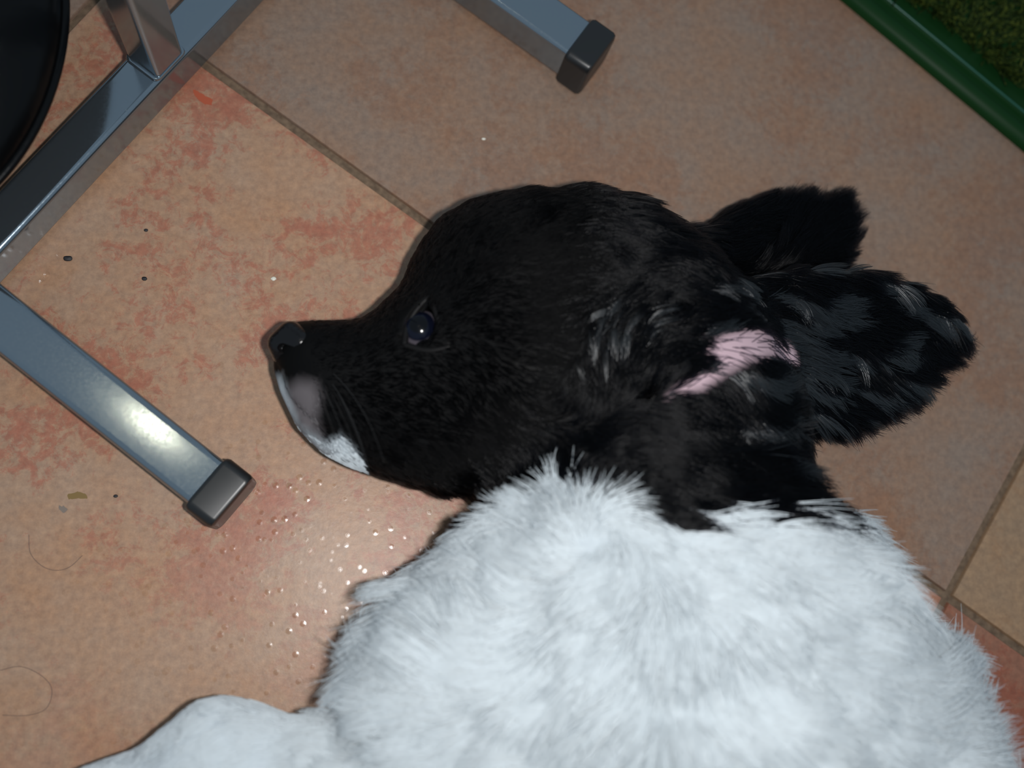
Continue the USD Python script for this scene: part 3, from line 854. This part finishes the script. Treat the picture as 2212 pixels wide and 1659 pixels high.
def spline(pts, k=10):
    pts = np.asarray(pts, float)
    e_ = np.vstack([2 * pts[0] - pts[1], pts, 2 * pts[-1] - pts[-2]])
    out = []
    for i in range(1, len(e_) - 2):
        for t in np.linspace(0, 1, k, endpoint=False):
            a, b, c, d = e_[i - 1:i + 3]
            out.append(0.5 * (2 * b + (c - a) * t + (2 * a - 5 * b + 4 * c - d) * t * t + (3 * b - a - 3 * c + d) * t ** 3))
    return np.array(out + [pts[-1]])


sec = sg.Polygon([(0.0015 * math.cos(a), 0.0015 * math.sin(a)) for a in np.linspace(0, 2 * np.pi, 9)[:-1]])
lp = [q_ - [0, 0, 0.0012] for q_ in lid_line]
obj('eyelid', trimesh.creation.sweep_polygon(sec, spline(lp[:6], 8) - PO, engine='earcut'), LID, eyeball, smooth=True)
obj('eyelid', trimesh.creation.sweep_polygon(sec, spline([lp[5], lp[6], lp[0]], 8) - PO, engine='earcut'), LID, eyeball, smooth=True)

WHISKER = plain('whisker', (0.03, 0.03, 0.03), 0.4)
wk = []
for (x0, y0), (x1, y1), (x2, y2) in (((690, 820), (730, 900), (770, 1010)), ((705, 812), (775, 900), (800, 1040)), ((720, 830), (760, 900), (790, 990)), ((700, 790), (790, 860), (830, 1000)), ((688, 838), (710, 900), (730, 960)), ((712, 845), (740, 890), (765, 960))):
    a, b, c = P(x0, y0, .058), P(x1, y1, .080), P(x2, y2, .084)
    wk.append([a * (1 - t) ** 2 + 2 * b * t * (1 - t) + c * t * t for t in np.linspace(0, 1, 10)])
tag(curves('whiskers', np.array(wk) - PO, np.linspace(0.0003, 0.00008, 10)[None], WHISKER, puppy), kind='stuff')

# ---------------------------------------------------------------- crumbs and stray hairs
DARK, PALE = plain('dark_crumb', (0.02, 0.018, 0.02), 0.6), plain('pale_crumb', (0.75, 0.72, 0.62), 0.4)


def crumb(px, py, size, m, label, group=None):
    s_ = trimesh.creation.icosphere(2, size)
    s_.vertices *= (1 + 0.5 * (meshkit.noise(s_.vertices * 900 + px, int(px)) - 0.5))[:, None] * [1.25, 0.85, 0.6]
    s_.vertices[:, 2] -= s_.vertices[:, 2].min()
    q_ = P(px, py, 0)
    x = obj('crumb', trimesh.Trimesh(s_.vertices + [q_[0], q_[1], 0.0], s_.faces, process=False), m, None, smooth=True)
    tag(x, label, 'crumb', group)


crumb(147, 560, .0016, DARK, 'largest dark crumb, on the tile near the corner of the grey frame')
crumb(316, 498, .0009, DARK, 'small dark crumb on the tile, upper one of the close pair below the cross bar')
crumb(313, 603, .0012, DARK, 'small dark crumb on the tile, lower one of the pair inside the frame')
crumb(591, 603, .0011, PALE, 'white crumb on the orange tile above the nose of the puppy')
crumb(1045, 301, .0009, PALE, 'yellowish speck on the grey tile above the head of the puppy')
crumb(250, 1072, .0008, DARK, 'tiny dark speck on the tile left of the lower end cap')
HAIRM = plain('stray_hair', (0.16, 0.11, 0.09), 0.5)
for pts, label in (([(62, 1155), (66, 1195), (90, 1222), (120, 1232), (150, 1225), (178, 1200)], 'fine curled dark hair lying on the tile left of the lower end cap'),
                   ([(0, 1448), (45, 1440), (90, 1460), (112, 1490), (100, 1530), (60, 1545), (5, 1545)], 'fine looped hair on the tile at the lower left edge')):
    sp_ = spline(pts, 8)
    h_ = curves('stray_hair', np.array([[P(x, y, 0.0004) for x, y in sp_]]), np.full((1, len(sp_)), 0.00022), HAIRM)
    tag(h_, label, 'hair')
